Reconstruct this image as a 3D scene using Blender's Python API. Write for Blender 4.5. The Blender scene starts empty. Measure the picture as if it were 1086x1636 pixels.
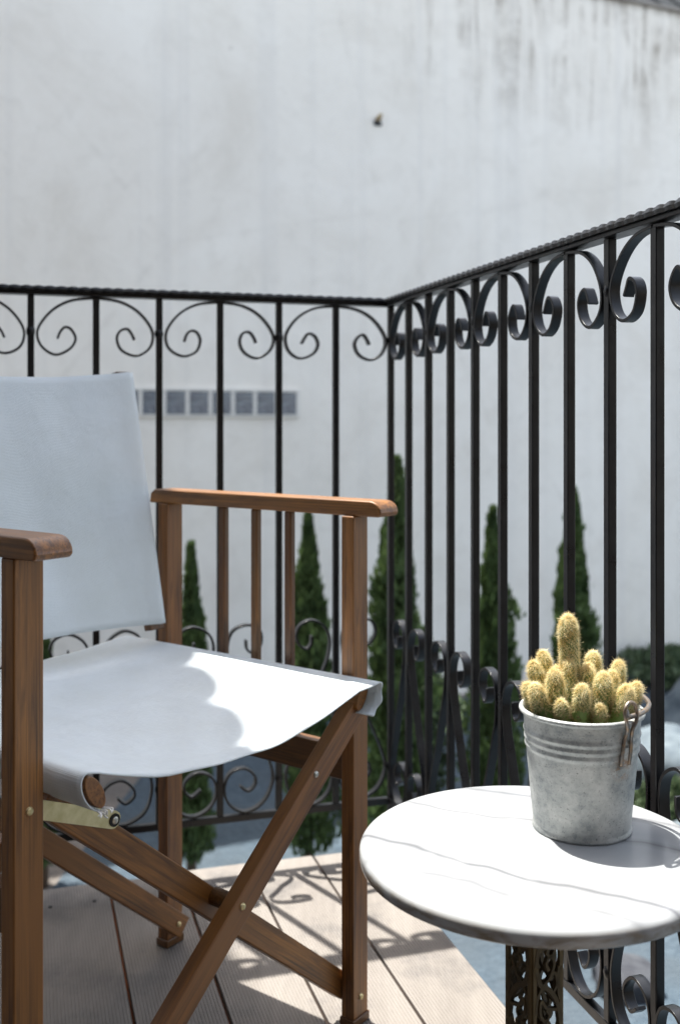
import bpy, bmesh, math, random
from mathutils import Vector, Matrix
R = math.radians
SC = bpy.context.scene
COL = SC.collection

# ---------------------------------------------------------------- camera, sky, sun, exposure
cam_d = bpy.data.cameras.new("camera"); cam = bpy.data.objects.new("camera", cam_d); COL.objects.link(cam)
cam.location = (0, 0, 0.871); cam.rotation_euler = (R(90), 0, 0)
cam_d.sensor_fit = 'VERTICAL'; cam_d.sensor_height = 36.0; cam_d.lens = 1650 / 1636 * 36
cam_d.shift_y = -144.6 / 1636
cam_d.clip_start = 0.02; cam_d.clip_end = 500
cam_d.dof.use_dof = True; cam_d.dof.focus_distance = 1.20; cam_d.dof.aperture_fstop = 4.4
SC.camera = cam

SUN_EL = R(70.0); SUN_H = Vector((-0.61, 0.79)).normalized()     # horizontal direction towards the sun
world = bpy.data.worlds.new("World"); SC.world = world; world.use_nodes = True
wn = world.node_tree.nodes; wl = world.node_tree.links
sky = wn.new('ShaderNodeTexSky'); sky.sky_type = 'NISHITA'; sky.sun_disc = False
sky.sun_elevation = SUN_EL; sky.sun_rotation = math.atan2(SUN_H.x, SUN_H.y)
sky.dust_density = 2.0; sky.air_density = 1.0
hs_ = wn.new('ShaderNodeHueSaturation'); hs_.inputs['Saturation'].default_value = .68      # thin bright haze
wl.new(sky.outputs[0], hs_.inputs['Color']); 
tn_ = wn.new('ShaderNodeMix'); tn_.data_type = 'RGBA'; tn_.blend_type = 'MULTIPLY'; tn_.inputs[0].default_value = 1.0
tn_.inputs[7].default_value = (1.07, 1.02, .92, 1); wl.new(hs_.outputs[0], tn_.inputs[6]); wl.new(tn_.outputs[2], wn['Background'].inputs[0]); wn['Background'].inputs[1].default_value = 0.15
sun_d = bpy.data.lights.new("sun", 'SUN'); sun_d.energy = 4.0; sun_d.angle = R(0.6); sun_d.color = (1.0, 0.965, 0.89)
sun = bpy.data.objects.new("sun", sun_d); COL.objects.link(sun)
sdir = Vector((SUN_H.x * math.cos(SUN_EL), SUN_H.y * math.cos(SUN_EL), math.sin(SUN_EL)))
sun.rotation_euler = (-sdir).to_track_quat('-Z', 'Y').to_euler()
SC.view_settings.view_transform = 'Standard'; SC.view_settings.look = 'None'
SC.view_settings.exposure = 1.65; SC.view_settings.gamma = 1.0

# ---------------------------------------------------------------- materials
class Mat:
    def __init__(s, name, color=(.5, .5, .5), rough=.5, metal=0.0, spec=.5):
        s.m = bpy.data.materials.new(name); s.m.use_nodes = True
        s.n = s.m.node_tree.nodes; s.l = s.m.node_tree.links; s.b = s.n['Principled BSDF']
        s.b.inputs['Base Color'].default_value = (*color, 1); s.b.inputs['Roughness'].default_value = rough
        s.b.inputs['Metallic'].default_value = metal; s.b.inputs['Specular IOR Level'].default_value = spec
        s._v = None
    def coord(s, kind='Object', scale=(1, 1, 1), rot=(0, 0, 0), loc=(0, 0, 0)):
        t = s.n.new('ShaderNodeTexCoord'); mp = s.n.new('ShaderNodeMapping')
        mp.inputs['Scale'].default_value = scale; mp.inputs['Rotation'].default_value = rot; mp.inputs['Location'].default_value = loc
        s.l.new(t.outputs[kind], mp.inputs[0]); return mp.outputs[0]
    def noise(s, vec, scale=5, detail=4, rough=.55, dist=0.0):
        t = s.n.new('ShaderNodeTexNoise'); t.inputs['Scale'].default_value = scale; t.inputs['Detail'].default_value = detail
        t.inputs['Roughness'].default_value = rough; t.inputs['Distortion'].default_value = dist
        s.l.new(vec, t.inputs['Vector']); return t.outputs[0]
    def voronoi(s, vec, scale=5, out='Color', feature='F1'):
        t = s.n.new('ShaderNodeTexVoronoi'); t.inputs['Scale'].default_value = scale; t.feature = feature
        s.l.new(vec, t.inputs['Vector']); return t.outputs[out]
    def ramp(s, fac, stops, interp='LINEAR'):
        r = s.n.new('ShaderNodeValToRGB'); r.color_ramp.interpolation = interp
        e = r.color_ramp.elements
        while len(e) < len(stops): e.new(.5)
        for i, (p, c) in enumerate(stops):
            e[i].position = p; e[i].color = (*c, 1) if len(c) == 3 else c
        s.l.new(fac, r.inputs[0]); return r.outputs[0]
    def g(s, a, b=None): return s.ramp(a, [(b[0], (0, 0, 0)), (b[1], (1, 1, 1))])
    def mix(s, fac, a, b, mode='MIX'):
        m = s.n.new('ShaderNodeMix'); m.data_type = 'RGBA'; m.blend_type = mode
        for sock, v in ((m.inputs[0], fac), (m.inputs[6], a), (m.inputs[7], b)):
            if isinstance(v, (int, float)): sock.default_value = v
            elif isinstance(v, tuple): sock.default_value = (*v, 1)
            else: s.l.new(v, sock)
        return m.outputs[2]
    def math(s, op, a, b=0.0):
        m = s.n.new('ShaderNodeMath'); m.operation = op
        for sock, v in ((m.inputs[0], a), (m.inputs[1], b)):
            if isinstance(v, (int, float)): sock.default_value = v
            else: s.l.new(v, sock)
        return m.outputs[0]
    def sep(s, vec):
        t = s.n.new('ShaderNodeSeparateXYZ'); s.l.new(vec, t.inputs[0]); return t.outputs
    def color(s, c): s.l.new(c, s.b.inputs['Base Color']); return s
    def rough(s, fac, lo, hi):
        m = s.n.new('ShaderNodeMapRange'); m.inputs[3].default_value = lo; m.inputs[4].default_value = hi
        s.l.new(fac, m.inputs[0]); s.l.new(m.outputs[0], s.b.inputs['Roughness']); return s
    def bump(s, h, strength=.3, dist=.001):
        b = s.n.new('ShaderNodeBump'); b.inputs['Strength'].default_value = strength; b.inputs['Distance'].default_value = dist
        s.l.new(h, b.inputs['Height'])
        if s._v is not None: s.l.new(s._v, b.inputs['Normal'])
        s._v = b.outputs[0]; s.l.new(s._v, s.b.inputs['Normal']); return s
    def translucent(s, fac, color):
        t = s.n.new('ShaderNodeBsdfTranslucent')
        if isinstance(color, tuple): t.inputs[0].default_value = (*color, 1)
        else: s.l.new(color, t.inputs[0])
        m = s.n.new('ShaderNodeMixShader'); m.inputs[0].default_value = fac
        s.l.new(s.b.outputs[0], m.inputs[1]); s.l.new(t.outputs[0], m.inputs[2])
        s.l.new(m.outputs[0], s.n['Material Output'].inputs[0]); return s

def wood(name, dark, light, rough=.42):
    m = Mat(name, light, rough)
    v = m.coord('Object', (3.0, 42, 42)); n1 = m.noise(v, 3.2, 6, .62, .6)
    v2 = m.coord('Object', (1.5, 260, 260)); n2 = m.noise(v2, 2.0, 4, .6)
    big = m.noise(m.coord('Object', (2.2, 9, 9)), 2.0, 3, .5)
    c = m.ramp(n1, [(.28, dark), (.62, light)])
    c = m.mix(m.g(n2, (.50, .68)), c, tuple(x * .62 for x in dark))
    oi = m.n.new('ShaderNodeObjectInfo'); hv = m.n.new('ShaderNodeHueSaturation')
    mr = m.n.new('ShaderNodeMapRange'); mr.inputs[3].default_value = .78; mr.inputs[4].default_value = 1.28; m.l.new(oi.outputs['Random'], mr.inputs[0]); m.l.new(mr.outputs[0], hv.inputs['Value'])
    mh = m.n.new('ShaderNodeMapRange'); mh.inputs[3].default_value = .494; mh.inputs[4].default_value = .508; m.l.new(oi.outputs['Random'], mh.inputs[0]); m.l.new(mh.outputs[0], hv.inputs['Hue'])
    m.l.new(c, hv.inputs['Color']); c = hv.outputs[0]
    m.b.inputs['Coat Weight'].default_value = .12; m.b.inputs['Coat Roughness'].default_value = .32
    c = m.mix(m.g(big, (.45, .75)), c, tuple(x * .72 for x in light))
    m.color(c).rough(n1, rough - .07, rough + .14).bump(n2, .25, .0004)
    return m.m
WOOD = wood("teak_varnish", (.066, .023, .0045), (.285, .116, .024))
WOOD_D = wood("teak_varnish_dark", (.038, .014, .003), (.140, .054, .011))

m = Mat("black_iron_paint", (.004, .004, .005), .30, 0, .5)
n = m.noise(m.coord('Object', (1, 1, 1)), 260, 3); n2 = m.noise(m.coord('Object'), 38, 4)
m.color(m.ramp(n2, [(.35, (.0025, .003, .0045)), (.75, (.008, .008, .009))])).rough(n2, .20, .42).bump(n, .12, .0006).bump(n2, .25, .0012)
IRON = m.m

m = Mat("cast_iron_bronze", (.05, .04, .025), .45, .3, .4)
n2 = m.noise(m.coord('Object'), 55, 5)
geo = m.n.new('ShaderNodeNewGeometry')
wear = m.g(geo.outputs['Pointiness'], (.51, .60))
c = m.ramp(n2, [(.3, (.010, .008, .006)), (.7, (.030, .022, .013))])
m.color(m.mix(wear, c, (.14, .10, .045))).rough(n2, .38, .62).bump(m.noise(m.coord('Object'), 300, 3), .25, .0008)
CASTIRON = m.m

def canvas(name, base):
    m = Mat(name, base, .92, 0, .15)
    v = m.coord('Object')
    w1 = m.n.new('ShaderNodeTexWave'); w1.wave_type = 'BANDS'; w1.bands_direction = 'X'; w1.inputs['Scale'].default_value = 330; m.l.new(v, w1.inputs[0])
    w2 = m.n.new('ShaderNodeTexWave'); w2.wave_type = 'BANDS'; w2.bands_direction = 'Y'; w2.inputs['Scale'].default_value = 330; m.l.new(v, w2.inputs[0])
    weave = m.math('ADD', w1.outputs[1], w2.outputs[1])
    slub = m.noise(m.coord('Object', (1, 14, 14)), 40, 4, .7)
    big = m.noise(v, 7, 5, .6)
    spots = m.ramp(m.voronoi(v, 18, 'Distance'), [(.018, (1, 1, 1)), (.035, (0, 0, 0))])
    spotm = m.math('MULTIPLY', spots, m.g(m.noise(v, 9, 2), (.58, .62)))
    c = m.ramp(big, [(.3, (base[0] * .90, base[1] * .895, base[2] * .87)), (.65, base)])
    c = m.mix(m.g(slub, (.5, .8)), c, tuple(x * .90 for x in base))
    c = m.mix(spotm, c, (.30, .27, .24))
    m.color(c).bump(weave, .35, .0006).bump(slub, .5, .0008).bump(big, .6, .006).bump(m.noise(m.coord('Object', (2.2, .7, 1), (0, 0, R(25))), 9, 3, .5, .6), .5, .007)
    m.translucent(.18, tuple(x * .95 for x in base))
    return m.m
CANVAS = canvas("white_canvas", (.79, .85, .89))
THREAD = Mat("frayed_thread", (.80, .79, .76), .9).m

m = Mat("brass_plate", (.62, .55, .28), .38, .85)
n2 = m.noise(m.coord('Object', (1, 1, 1)), 90, 5)
m.color(m.ramp(n2, [(.3, (.62, .52, .27)), (.7, (.78, .68, .42))])).rough(n2, .30, .50).bump(n2, .1, .0005)
BRASS = m.m
STEEL = Mat("dull_steel", (.55, .53, .48), .32, 1.0).m
RUBBER = Mat("black_rubber", (.02, .02, .02), .8).m

m = Mat("white_marble", (.72, .72, .71), .16, 0, .5)
v = m.coord('Object')
pr_ = m.coord('Object', (1, 1, 1), (0, 0, R(29.5))); yp = m.sep(pr_)[1]
wob = m.math('MULTIPLY', m.math('SUBTRACT', m.noise(pr_, 7, 3, .45), .5), .075)
def vline(c0, w, a):
    d = m.math('ABSOLUTE', m.math('ADD', m.math('SUBTRACT', yp, c0), wob))
    return m.ramp(m.math('DIVIDE', d, w * 4), [(0, (a, a, a)), (.25, (a * .45, a * .45, a * .45)), (1, (0, 0, 0))])
vein = m.math('MAXIMUM', m.math('MAXIMUM', vline(-.072, .0042, .80), vline(.052, .0034, .62)), m.math('MAXIMUM', vline(-.118, .0060, .58), vline(.125, .0040, .6)))
soft = m.noise(m.coord('Object', (1, 2, 1), (0, 0, R(30))), 3, 5, .5, .5)
patch = m.noise(v, 9, 3)
c = m.ramp(soft, [(.36, (.27, .282, .295)), (.52, (.345, .358, .37)), (.8, (.37, .382, .392))])
c = m.mix(m.math('MULTIPLY', vein, m.g(patch, (.20, .48))), c, (.065, .065, .075))
edge = m.sep(v)
rim = m.noise(m.coord('Object', (1, 1, 3)), 26, 4, .6, .5)
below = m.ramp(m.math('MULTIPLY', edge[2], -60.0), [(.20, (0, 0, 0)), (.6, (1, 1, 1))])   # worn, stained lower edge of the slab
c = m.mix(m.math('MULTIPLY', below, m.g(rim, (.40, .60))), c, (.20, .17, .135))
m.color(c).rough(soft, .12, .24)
m.b.inputs['Subsurface Weight'].default_value = .0
MARBLE = m.m

m = Mat("galvanised_zinc", (.55, .57, .57), .42, .75)
v = m.coord('Object')
sp = m.voronoi(v, 210, 'Color'); sp1 = m.sep(sp)[0]
big = m.noise(m.coord('Object', (1, 1, 1)), 26, 7, .72); streak = m.noise(m.coord('Object', (4, 4, 60)), 9, 4, .6)
fine = m.noise(v, 420, 3, .7)
c = m.ramp(sp1, [(0, (.24, .262, .27)), (1, (.36, .38, .38))])
c = m.mix(m.g(big, (.40, .60)), c, (.54, .555, .54))
c = m.mix(m.math('MULTIPLY', m.g(streak, (.5, .75)), .6), c, (.44, .45, .44))
c = m.mix(m.g(fine, (.57, .72)), c, (.12, .125, .13))
rust = m.g(m.noise(v, 130, 4, .7), (.45, .6))
rx = m.n.new('ShaderNodeVectorMath'); rx.operation = 'DISTANCE'; m.l.new(v, rx.inputs[0]); rx.inputs[1].default_value = (.033, -.050, .080)
near = m.ramp(m.math('MULTIPLY', rx.outputs['Value'], 30.0), [(.22, (1, 1, 1)), (.55, (0, 0, 0))])
c = m.mix(m.math('MULTIPLY', m.math('MULTIPLY', near, rust), .8), c, (.30, .17, .09))
m.color(c).rough(big, .36, .62).bump(sp1, .08, .0004).bump(fine, .15, .0004).bump(big, .1, .002)
m.l.new(m.ramp(big, [(.3, (.55, .55, .55)), (.7, (.15, .15, .15))]), m.b.inputs['Metallic'])
ZINC = m.m
m = Mat("old_wire", (.16, .15, .14), .42, .9)
m.color(m.ramp(m.noise(m.coord('Object'), 160, 4), [(.4, (.20, .19, .18)), (.65, (.34, .24, .16))])); WIRE = m.m

m = Mat("potting_soil", (.03, .02, .013), .95)
m.color(m.ramp(m.noise(m.coord('Object'), 320, 4), [(.35, (.012, .008, .005)), (.75, (.07, .045, .028))])); SOIL = m.m
m = Mat("cactus_skin", (.13, .20, .05), .55)
v = m.coord('Object')
c = m.ramp(m.noise(v, 60, 3), [(.3, (.07, .13, .03)), (.7, (.15, .22, .05))])
m.color(c); CSKIN = m.m
m = Mat("cactus_spine", (.92, .72, .34), .5)
c = m.ramp(m.noise(m.coord('Object'), 90, 4), [(.3, (.74, .56, .24)), (.65, (.96, .88, .60))])
height_mix = m.ramp(m.math('MULTIPLY', m.math('ADD', m.sep(m.coord('Object'))[2], m.math('MULTIPLY', m.noise(m.coord('Object'), 140, 3), .012)), 20.0), [(.38, (0, 0, 0)), (.80, (1, 1, 1))])   # spine colour turns brown towards the root
c = m.mix(height_mix, (.16, .11, .04), c)
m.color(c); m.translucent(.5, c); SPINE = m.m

def decking():
    m = Mat("composite_decking", (.40, .36, .34), .72, 0, .3)
    v = m.coord('Object', (1, .12, 1)); n1 = m.noise(v, 14, 6, .65)
    fine = m.noise(m.coord('Object', (1, .05, 1)), 240, 3, .7); st = m.noise(m.coord('Object'), 7, 5, .6)
    c = m.ramp(n1, [(.3, (.165, .148, .134)), (.7, (.24, .218, .198))])
    c = m.mix(m.g(st, (.52, .72)), c, (.105, .098, .096)); c = m.mix(m.math('MULTIPLY', m.g(fine, (.5, .75)), .5), c, (.24, .22, .205))
    xy = m.sep(m.coord('Object')); ac = m.math('ADD', m.math('MULTIPLY', xy[0], math.cos(R(17))), m.math('MULTIPLY', xy[1], math.sin(R(17))))
    idx = m.math('FLOOR', m.math('DIVIDE', m.math('SUBTRACT', ac, .103 * math.cos(R(17)) + 2.1 * math.sin(R(17)) - .028), .1335))
    wnz = m.n.new('ShaderNodeTexWhiteNoise'); wnz.noise_dimensions = '1D'; m.l.new(idx, wnz.inputs['W'])
    c = m.mix(m.math('MULTIPLY', wnz.outputs[0], .45), c, (.125, .115, .108))
    m.color(c).bump(fine, .3, .0006); return m.m
DECK = decking()
m = Mat("joist_brown", (.24, .085, .035), .9); JOIST = m.m
m = Mat("rendered_masonry", (.42, .38, .34), .9)
m.color(m.ramp(m.noise(m.coord('Object'), 5, 6), [(.3, (.34, .30, .27)), (.7, (.48, .43, .39))])); MASON = m.m

m = Mat("concrete_wall", (.62, .62, .62), .93, 0, .2)
v = m.coord('Object')
big = m.noise(v, 1.3, 9, .68, .6); med = m.noise(v, 6.5, 8, .74, .4); tiny = m.noise(v, 60, 3, .6)
c = m.ramp(big, [(.33, (.77, .735, .68)), (.48, (.84, .81, .76)), (.66, (.88, .855, .81))])
c = m.mix(m.math('MULTIPLY', m.g(med, (.50, .72)), .55), c, (.72, .69, .64))
crk = m.ramp(m.voronoi(m.mix(.12, v, m.noise(v, 2.5, 4), 'ADD'), .55, 'Distance', 'DISTANCE_TO_EDGE'), [(.0, (1, 1, 1)), (.010, (0, 0, 0))])
c = m.mix(m.math('MULTIPLY', m.math('MULTIPLY', crk, m.g(med, (.40, .6))), .14), c, (.45, .42, .38))
pit = m.ramp(m.voronoi(m.coord('Object', (1, 1, 1), (.3, 0, .1)), 2.6, 'Distance'), [(.020, (1, 1, 1)), (.045, (0, 0, 0))])
c = m.mix(m.math('MULTIPLY', pit, .45), c, (.40, .37, .33))
band = m.noise(m.coord('Object', (6.5, 1, .12)), 1.3, 3, .6)
c = m.mix(m.math('MULTIPLY', m.g(band, (.52, .68)), .30), c, (.68, .665, .645))
xyz = m.sep(v)
# dirty water runs under the right part of the wall top (shape of their own)
stre = m.noise(m.coord('Object', (7.5, 1, .55)), 1.0, 7, .72, .6)
smu = m.noise(m.coord('Object', (2.2, 1, 2.6)), 1.6, 6, .7)
topf = m.ramp(m.math('DIVIDE', xyz[2], 5.0), [(.66, (0, 0, 0)), (.78, (1, 1, 1))])
xf = m.ramp(m.math('DIVIDE', m.math('ADD', xyz[0], 3.0), 4.0), [(.20, (0, 0, 0)), (.45, (1, 1, 1)), (.76, (1, 1, 1)), (.86, (.1, .1, .1))])
sm = m.math('MULTIPLY', m.math('MULTIPLY', m.g(stre, (.47, .60)), topf), xf)
c = m.mix(m.math('MULTIPLY', m.math('MULTIPLY', sm, m.g(smu, (.38, .60))), .80), c, (.22, .185, .145))
top2 = m.ramp(m.math('DIVIDE', xyz[2], 5.0), [(.842, (0, 0, 0)), (.852, (1, 1, 1))])
c = m.mix(m.math('MULTIPLY', m.math('MULTIPLY', top2, m.g(stre, (.35, .6))), .8), c, (.12, .095, .075))
m.color(c).bump(med, .6, .010).bump(tiny, .3, .003)
WALL = m.m
m = Mat("block_glass", (.13, .17, .24), .12, 0, .8)
m.color(m.ramp(m.noise(m.coord('Object'), 22, 4), [(.35, (.05, .07, .11)), (.7, (.13, .16, .21))])).bump(m.noise(m.coord('Object'), 30, 2), .4, .01); BGLASS = m.m
MORTAR = Mat("white_mortar", (.72, .71, .68), .9).m
ROOF = Mat("dark_metal_roof", (.035, .04, .045), .85, 0, .1).m

def yard(name, a, b, cc):
    m = Mat(name, a, .93)
    v = m.coord('Object'); vo = m.voronoi(v, 58, 'Color'); n1 = m.noise(v, 3.2, 6, .6); n2 = m.noise(v, 24, 5, .7)
    c = m.ramp(m.sep(vo)[0], [(0, a), (1, b)]); c = m.mix(m.g(n1, (.40, .65)), c, cc); c = m.mix(m.math('MULTIPLY', m.g(n2, (.5, .7)), .5), c, tuple(x * .6 for x in a))
    m.color(c).bump(m.voronoi(v, 58, 'Distance'), .5, .01); return m.m
BLUE = yard("blue_grey_gravel", (.030, .050, .072), (.064, .092, .118), (.045, .062, .078))
EARTH = yard("beige_ground", (.15, .128, .11), (.21, .178, .155), (.11, .098, .09))
m = Mat("boulder", (.30, .28, .26), .9)
m.color(m.ramp(m.noise(m.coord('Object'), 14, 6), [(.35, (.04, .036, .033)), (.65, (.10, .088, .078))])).bump(m.noise(m.coord('Object'), 25, 5), .6, .02); ROCK = m.m
m = Mat("dark_mottled", (.03, .035, .045), .85)
m.color(m.ramp(m.noise(m.coord('Object'), 14, 6), [(.35, (.018, .02, .028)), (.65, (.05, .055, .065))])); DMOTTLE = m.m
m = Mat("pale_boulder", (.50, .53, .55), .9)
m.color(m.ramp(m.noise(m.coord('Object'), 14, 6), [(.35, (.06, .08, .10)), (.65, (.13, .16, .18))])); PROCK = m.m
def leafmat(name, a, b):
    m = Mat(name, a, .6, 0, .3); c = m.ramp(m.noise(m.coord('Object'), 14, 4), [(.35, a), (.68, b)]); m.color(c).translucent(.22, c); return m.m
CYP = leafmat("cypress_foliage", (.046, .080, .028), (.120, .180, .062))
BUSH = leafmat("bush_foliage", (.05, .085, .045), (.12, .16, .08))
BARK = Mat("bark", (.09, .06, .04), .9).m
m = Mat("awning_cloth", (.50, .49, .47), .9); m.translucent(.03, (.70, .70, .68)); AWN = m.m

# ---------------------------------------------------------------- helpers
def tag(o, label=None, cat=None, group=None, kind=None):
    if label: o['label'] = label
    if cat: o['category'] = cat
    if group: o['group'] = group
    if kind: o['kind'] = kind
    return o
def empty(name, loc=(0, 0, 0), rz=0.0, **k):
    o = bpy.data.objects.new(name, None); COL.objects.link(o); o.location = loc; o.rotation_euler = (0, 0, rz)
    o.empty_display_size = .05; return tag(o, **k)
def link(name, bm, mat, parent=None, smooth=False, loc=None, rot=None, bevel=0.0, seg=2, **k):
    me = bpy.data.meshes.new(name); bmesh.ops.recalc_face_normals(bm, faces=bm.faces); bm.to_mesh(me); bm.free()
    for mm in (mat if isinstance(mat, (list, tuple)) else [mat]): me.materials.append(mm)
    if smooth:
        for p in me.polygons: p.use_smooth = True
    o = bpy.data.objects.new(name, me); COL.objects.link(o)
    if parent: o.parent = parent
    if loc is not None: o.location = loc
    if rot is not None: o.rotation_euler = rot
    if bevel:
        b = o.modifiers.new("bevel", 'BEVEL'); b.width = bevel; b.segments = seg; b.limit_method = 'ANGLE'; b.angle_limit = R(40)
        for p in me.polygons: p.use_smooth = True
        b.harden_normals = True
    return tag(o, **k)
def box(bm, c, s, mat=None):
    M = Matrix.Translation(c) @ Matrix.Diagonal((*s, 1))
    if mat is not None: M = mat @ M
    return bmesh.ops.create_cube(bm, size=1.0, matrix=M)
def tube(bm, pts, rad, sides=8, cap=True):
    rings = []; n = len(pts); pts = [Vector(p) for p in pts]
    up = None
    for i, p in enumerate(pts):
        t = (pts[min(i + 1, n - 1)] - pts[max(i - 1, 0)]).normalized()
        if up is None: up = t.orthogonal().normalized()
        up = (up - t * up.dot(t)).normalized(); b = t.cross(up)
        r = rad[i] if isinstance(rad, (list, tuple)) else rad
        rings.append([bm.verts.new(p + r * (math.cos(a) * up + math.sin(a) * b)) for a in [2 * math.pi * k / sides for k in range(sides)]])
    for a, b in zip(rings, rings[1:]):
        for k in range(sides): bm.faces.new((a[k], a[(k + 1) % sides], b[(k + 1) % sides], b[k]))
    if cap: bm.faces.new(rings[0][::-1]); bm.faces.new(rings[-1])
def lathe(bm, prof, seg=48, cap=False):
    rings = []
    for r, z in prof:
        rings.append([bm.verts.new((r * math.cos(2 * math.pi * k / seg), r * math.sin(2 * math.pi * k / seg), z)) for k in range(seg)])
    for a, b in zip(rings, rings[1:]):
        for k in range(seg): bm.faces.new((a[k], a[(k + 1) % seg], b[(k + 1) % seg], b[k]))
    if cap: bm.faces.new(rings[0]); bm.faces.new(rings[-1])
def catmull(pts, sub=6):
    out = []; n = len(pts); P = [Vector(p) for p in pts]
    for i in range(n - 1):
        p0 = P[max(i - 1, 0)]; p1 = P[i]; p2 = P[i + 1]; p3 = P[min(i + 2, n - 1)]
        for k in range(sub):
            t = k / sub
            out.append(.5 * ((2 * p1) + (-p0 + p2) * t + (2 * p0 - 5 * p1 + 4 * p2 - p3) * t * t + (-p0 + 3 * p1 - 3 * p2 + p3) * t ** 3))
    out.append(P[-1]); return out
def strap(bm, pts, width, thick, axis_u, axis_n, origin, sub=6, taper=False):
    """flat bar bent along a 2-D curve (u along the rail, z up) with its width across the rail"""
    c = catmull([Vector((a, b)) for a, b in pts], sub); n = len(c); rows = []
    for i, p in enumerate(c):
        t = (c[min(i + 1, n - 1)] - c[max(i - 1, 0)]).normalized(); nn = Vector((-t.y, t.x)); row = []
        th = thick
        for (q, w) in ((.5, .5), (-.5, .5), (-.5, -.5), (.5, -.5)):
            d = p + nn * th * q
            row.append(bm.verts.new(origin + axis_u * d.x + Vector((0, 0, d.y)) + axis_n * (w * width)))
        rows.append(row)
    for a, b in zip(rows, rows[1:]):
        for k in range(4): bm.faces.new((a[k], a[(k + 1) % 4], b[(k + 1) % 4], b[k]))
    bm.faces.new(rows[0][::-1]); bm.faces.new(rows[-1])
rnd = random.Random(7)

# ---------------------------------------------------------------- setting: ground, deck
GZ = -0.729
bm = bmesh.new(); box(bm, (0, 0, GZ - .5), (400, 400, 1.0)); link("ground", bm, EARTH, kind='structure')
bm = bmesh.new()
pts = [(-1.1, 2.0), (.9, -3), (9, -3), (9, 10.0), (-.85, 5.2)]
vs = [bm.verts.new((x, y, GZ + .006)) for x, y in pts]; bm.faces.new(vs)
link("gravel_yard", bm, BLUE, kind='structure')

TH = R(17.0); CX, CY = 0.103, 2.10
UL = Vector((-math.cos(TH), -math.sin(TH), 0)); UR = Vector((math.sin(TH), -math.cos(TH), 0)); CORNER = Vector((CX, CY, 0))
def deck():
    bm = bmesh.new(); W = .1335; G = .0055; n = 16; L = 3.4
    Mx = Matrix(((-UL.x, UR.x, 0, CX), (-UL.y, UR.y, 0, CY), (0, 0, 1, 0), (0, 0, 0, 1)))   # local x across boards, y towards the viewer
    prof = []; gr = 25; w = W - G; p = w / gr
    for k in range(gr):
        x = k * p
        prof += [(x, 0), (x + p * .55, 0), (x + p * .66, -.0008), (x + p * .90, -.0008)]
    prof += [(w, 0)]
    for i in range(n):
        x1 = -.028 - i * W; x0 = x1 - w
        y0 = -.018 - .002 * (i % 3); dz = .0008 * ((i * 7) % 3 - 1)
        a = []; b = []
        for (px, pz) in prof:
            a.append(bm.verts.new(Mx @ Vector((x0 + px, y0, pz + dz)))); b.append(bm.verts.new(Mx @ Vector((x0 + px, y0 + L, pz + dz))))
        for k in range(len(prof) - 1): bm.faces.new((a[k], a[k + 1], b[k + 1], b[k]))
        for side in ((x0, a[0], b[0]), (x1, a[-1], b[-1])):
            c = bm.verts.new(Mx @ Vector((side[0], y0, -.013))); d = bm.verts.new(Mx @ Vector((side[0], y0 + L, -.013)))
            bm.faces.new((side[1], side[2], d, c))
        e0 = bm.verts.new(Mx @ Vector((x0, y0, -.013))); e1 = bm.verts.new(Mx @ Vector((x1, y0, -.013)))
        bm.faces.new([e0] + a + [e1])
    o = link("deck", bm, DECK, kind='structure')
    bm = bmesh.new(); box(bm, (-.03 - n * W / 2, L / 2 - .012, -.0265), (n * W - .006, L, .0265), Mx); link("deck_underlay", bm, JOIST, o)
    bm = bmesh.new(); box(bm, (-.03 - n * W / 2 + .01, L / 2, (-.041 + GZ) / 2), (n * W + .02, L + .02, -.041 - GZ - .004 + .008), Mx); link("deck_base", bm, MASON, kind='structure')
    for (x, y) in ((-.028 - 3 * W - .028, .055), (-.028 - 3 * W - .105, .055), (-.028 - 4 * W - .028, .055), (-.028 - 4 * W - .105, .055),
                   (-.028 - 2 * W - .028, .055), (-.028 - 2 * W - .105, .055), (-.028 - W - .028, .055), (-.028 - W - .105, .055)):
        bm = bmesh.new(); lathe(bm, [(.0001, .0012), (.0035, .0010), (.0038, -.001)], 12); link("screw", bm, RUBBER, o, loc=Mx @ Vector((x, y, .0004)))
deck()

# ---------------------------------------------------------------- garden wall with the glass-block window
WT = R(24); WP = Vector((2.043, 6.65, 0)); WU = Vector((math.cos(WT), math.sin(WT), 0))
MW = Matrix.Translation(WP) @ Matrix.Rotation(WT, 4, 'Z')
WTOP = 3.53 + .729
bm = bmesh.new(); box(bm, (-1.0, .15, (WTOP + GZ + 0) / 2 - .0), (16, .30, WTOP - .729 - GZ - .0))
bm.free()
bm = bmesh.new(); box(bm, (0, .15, (WTOP - .3) / 2), (18, .30, WTOP + .3))
wall = link("rendered_wall", bm, WALL, loc=(WP.x, WP.y, GZ), rot=(0, 0, WT),
            label="tall pale grey rendered wall with dark water stains at its top right", cat="wall")
bm = bmesh.new(); box(bm, (0, .15, WTOP + .012), (18, .34, .020)); link("coping", bm, Mat("coping_stone", (.30, .28, .26), .9).m, wall)
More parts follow.
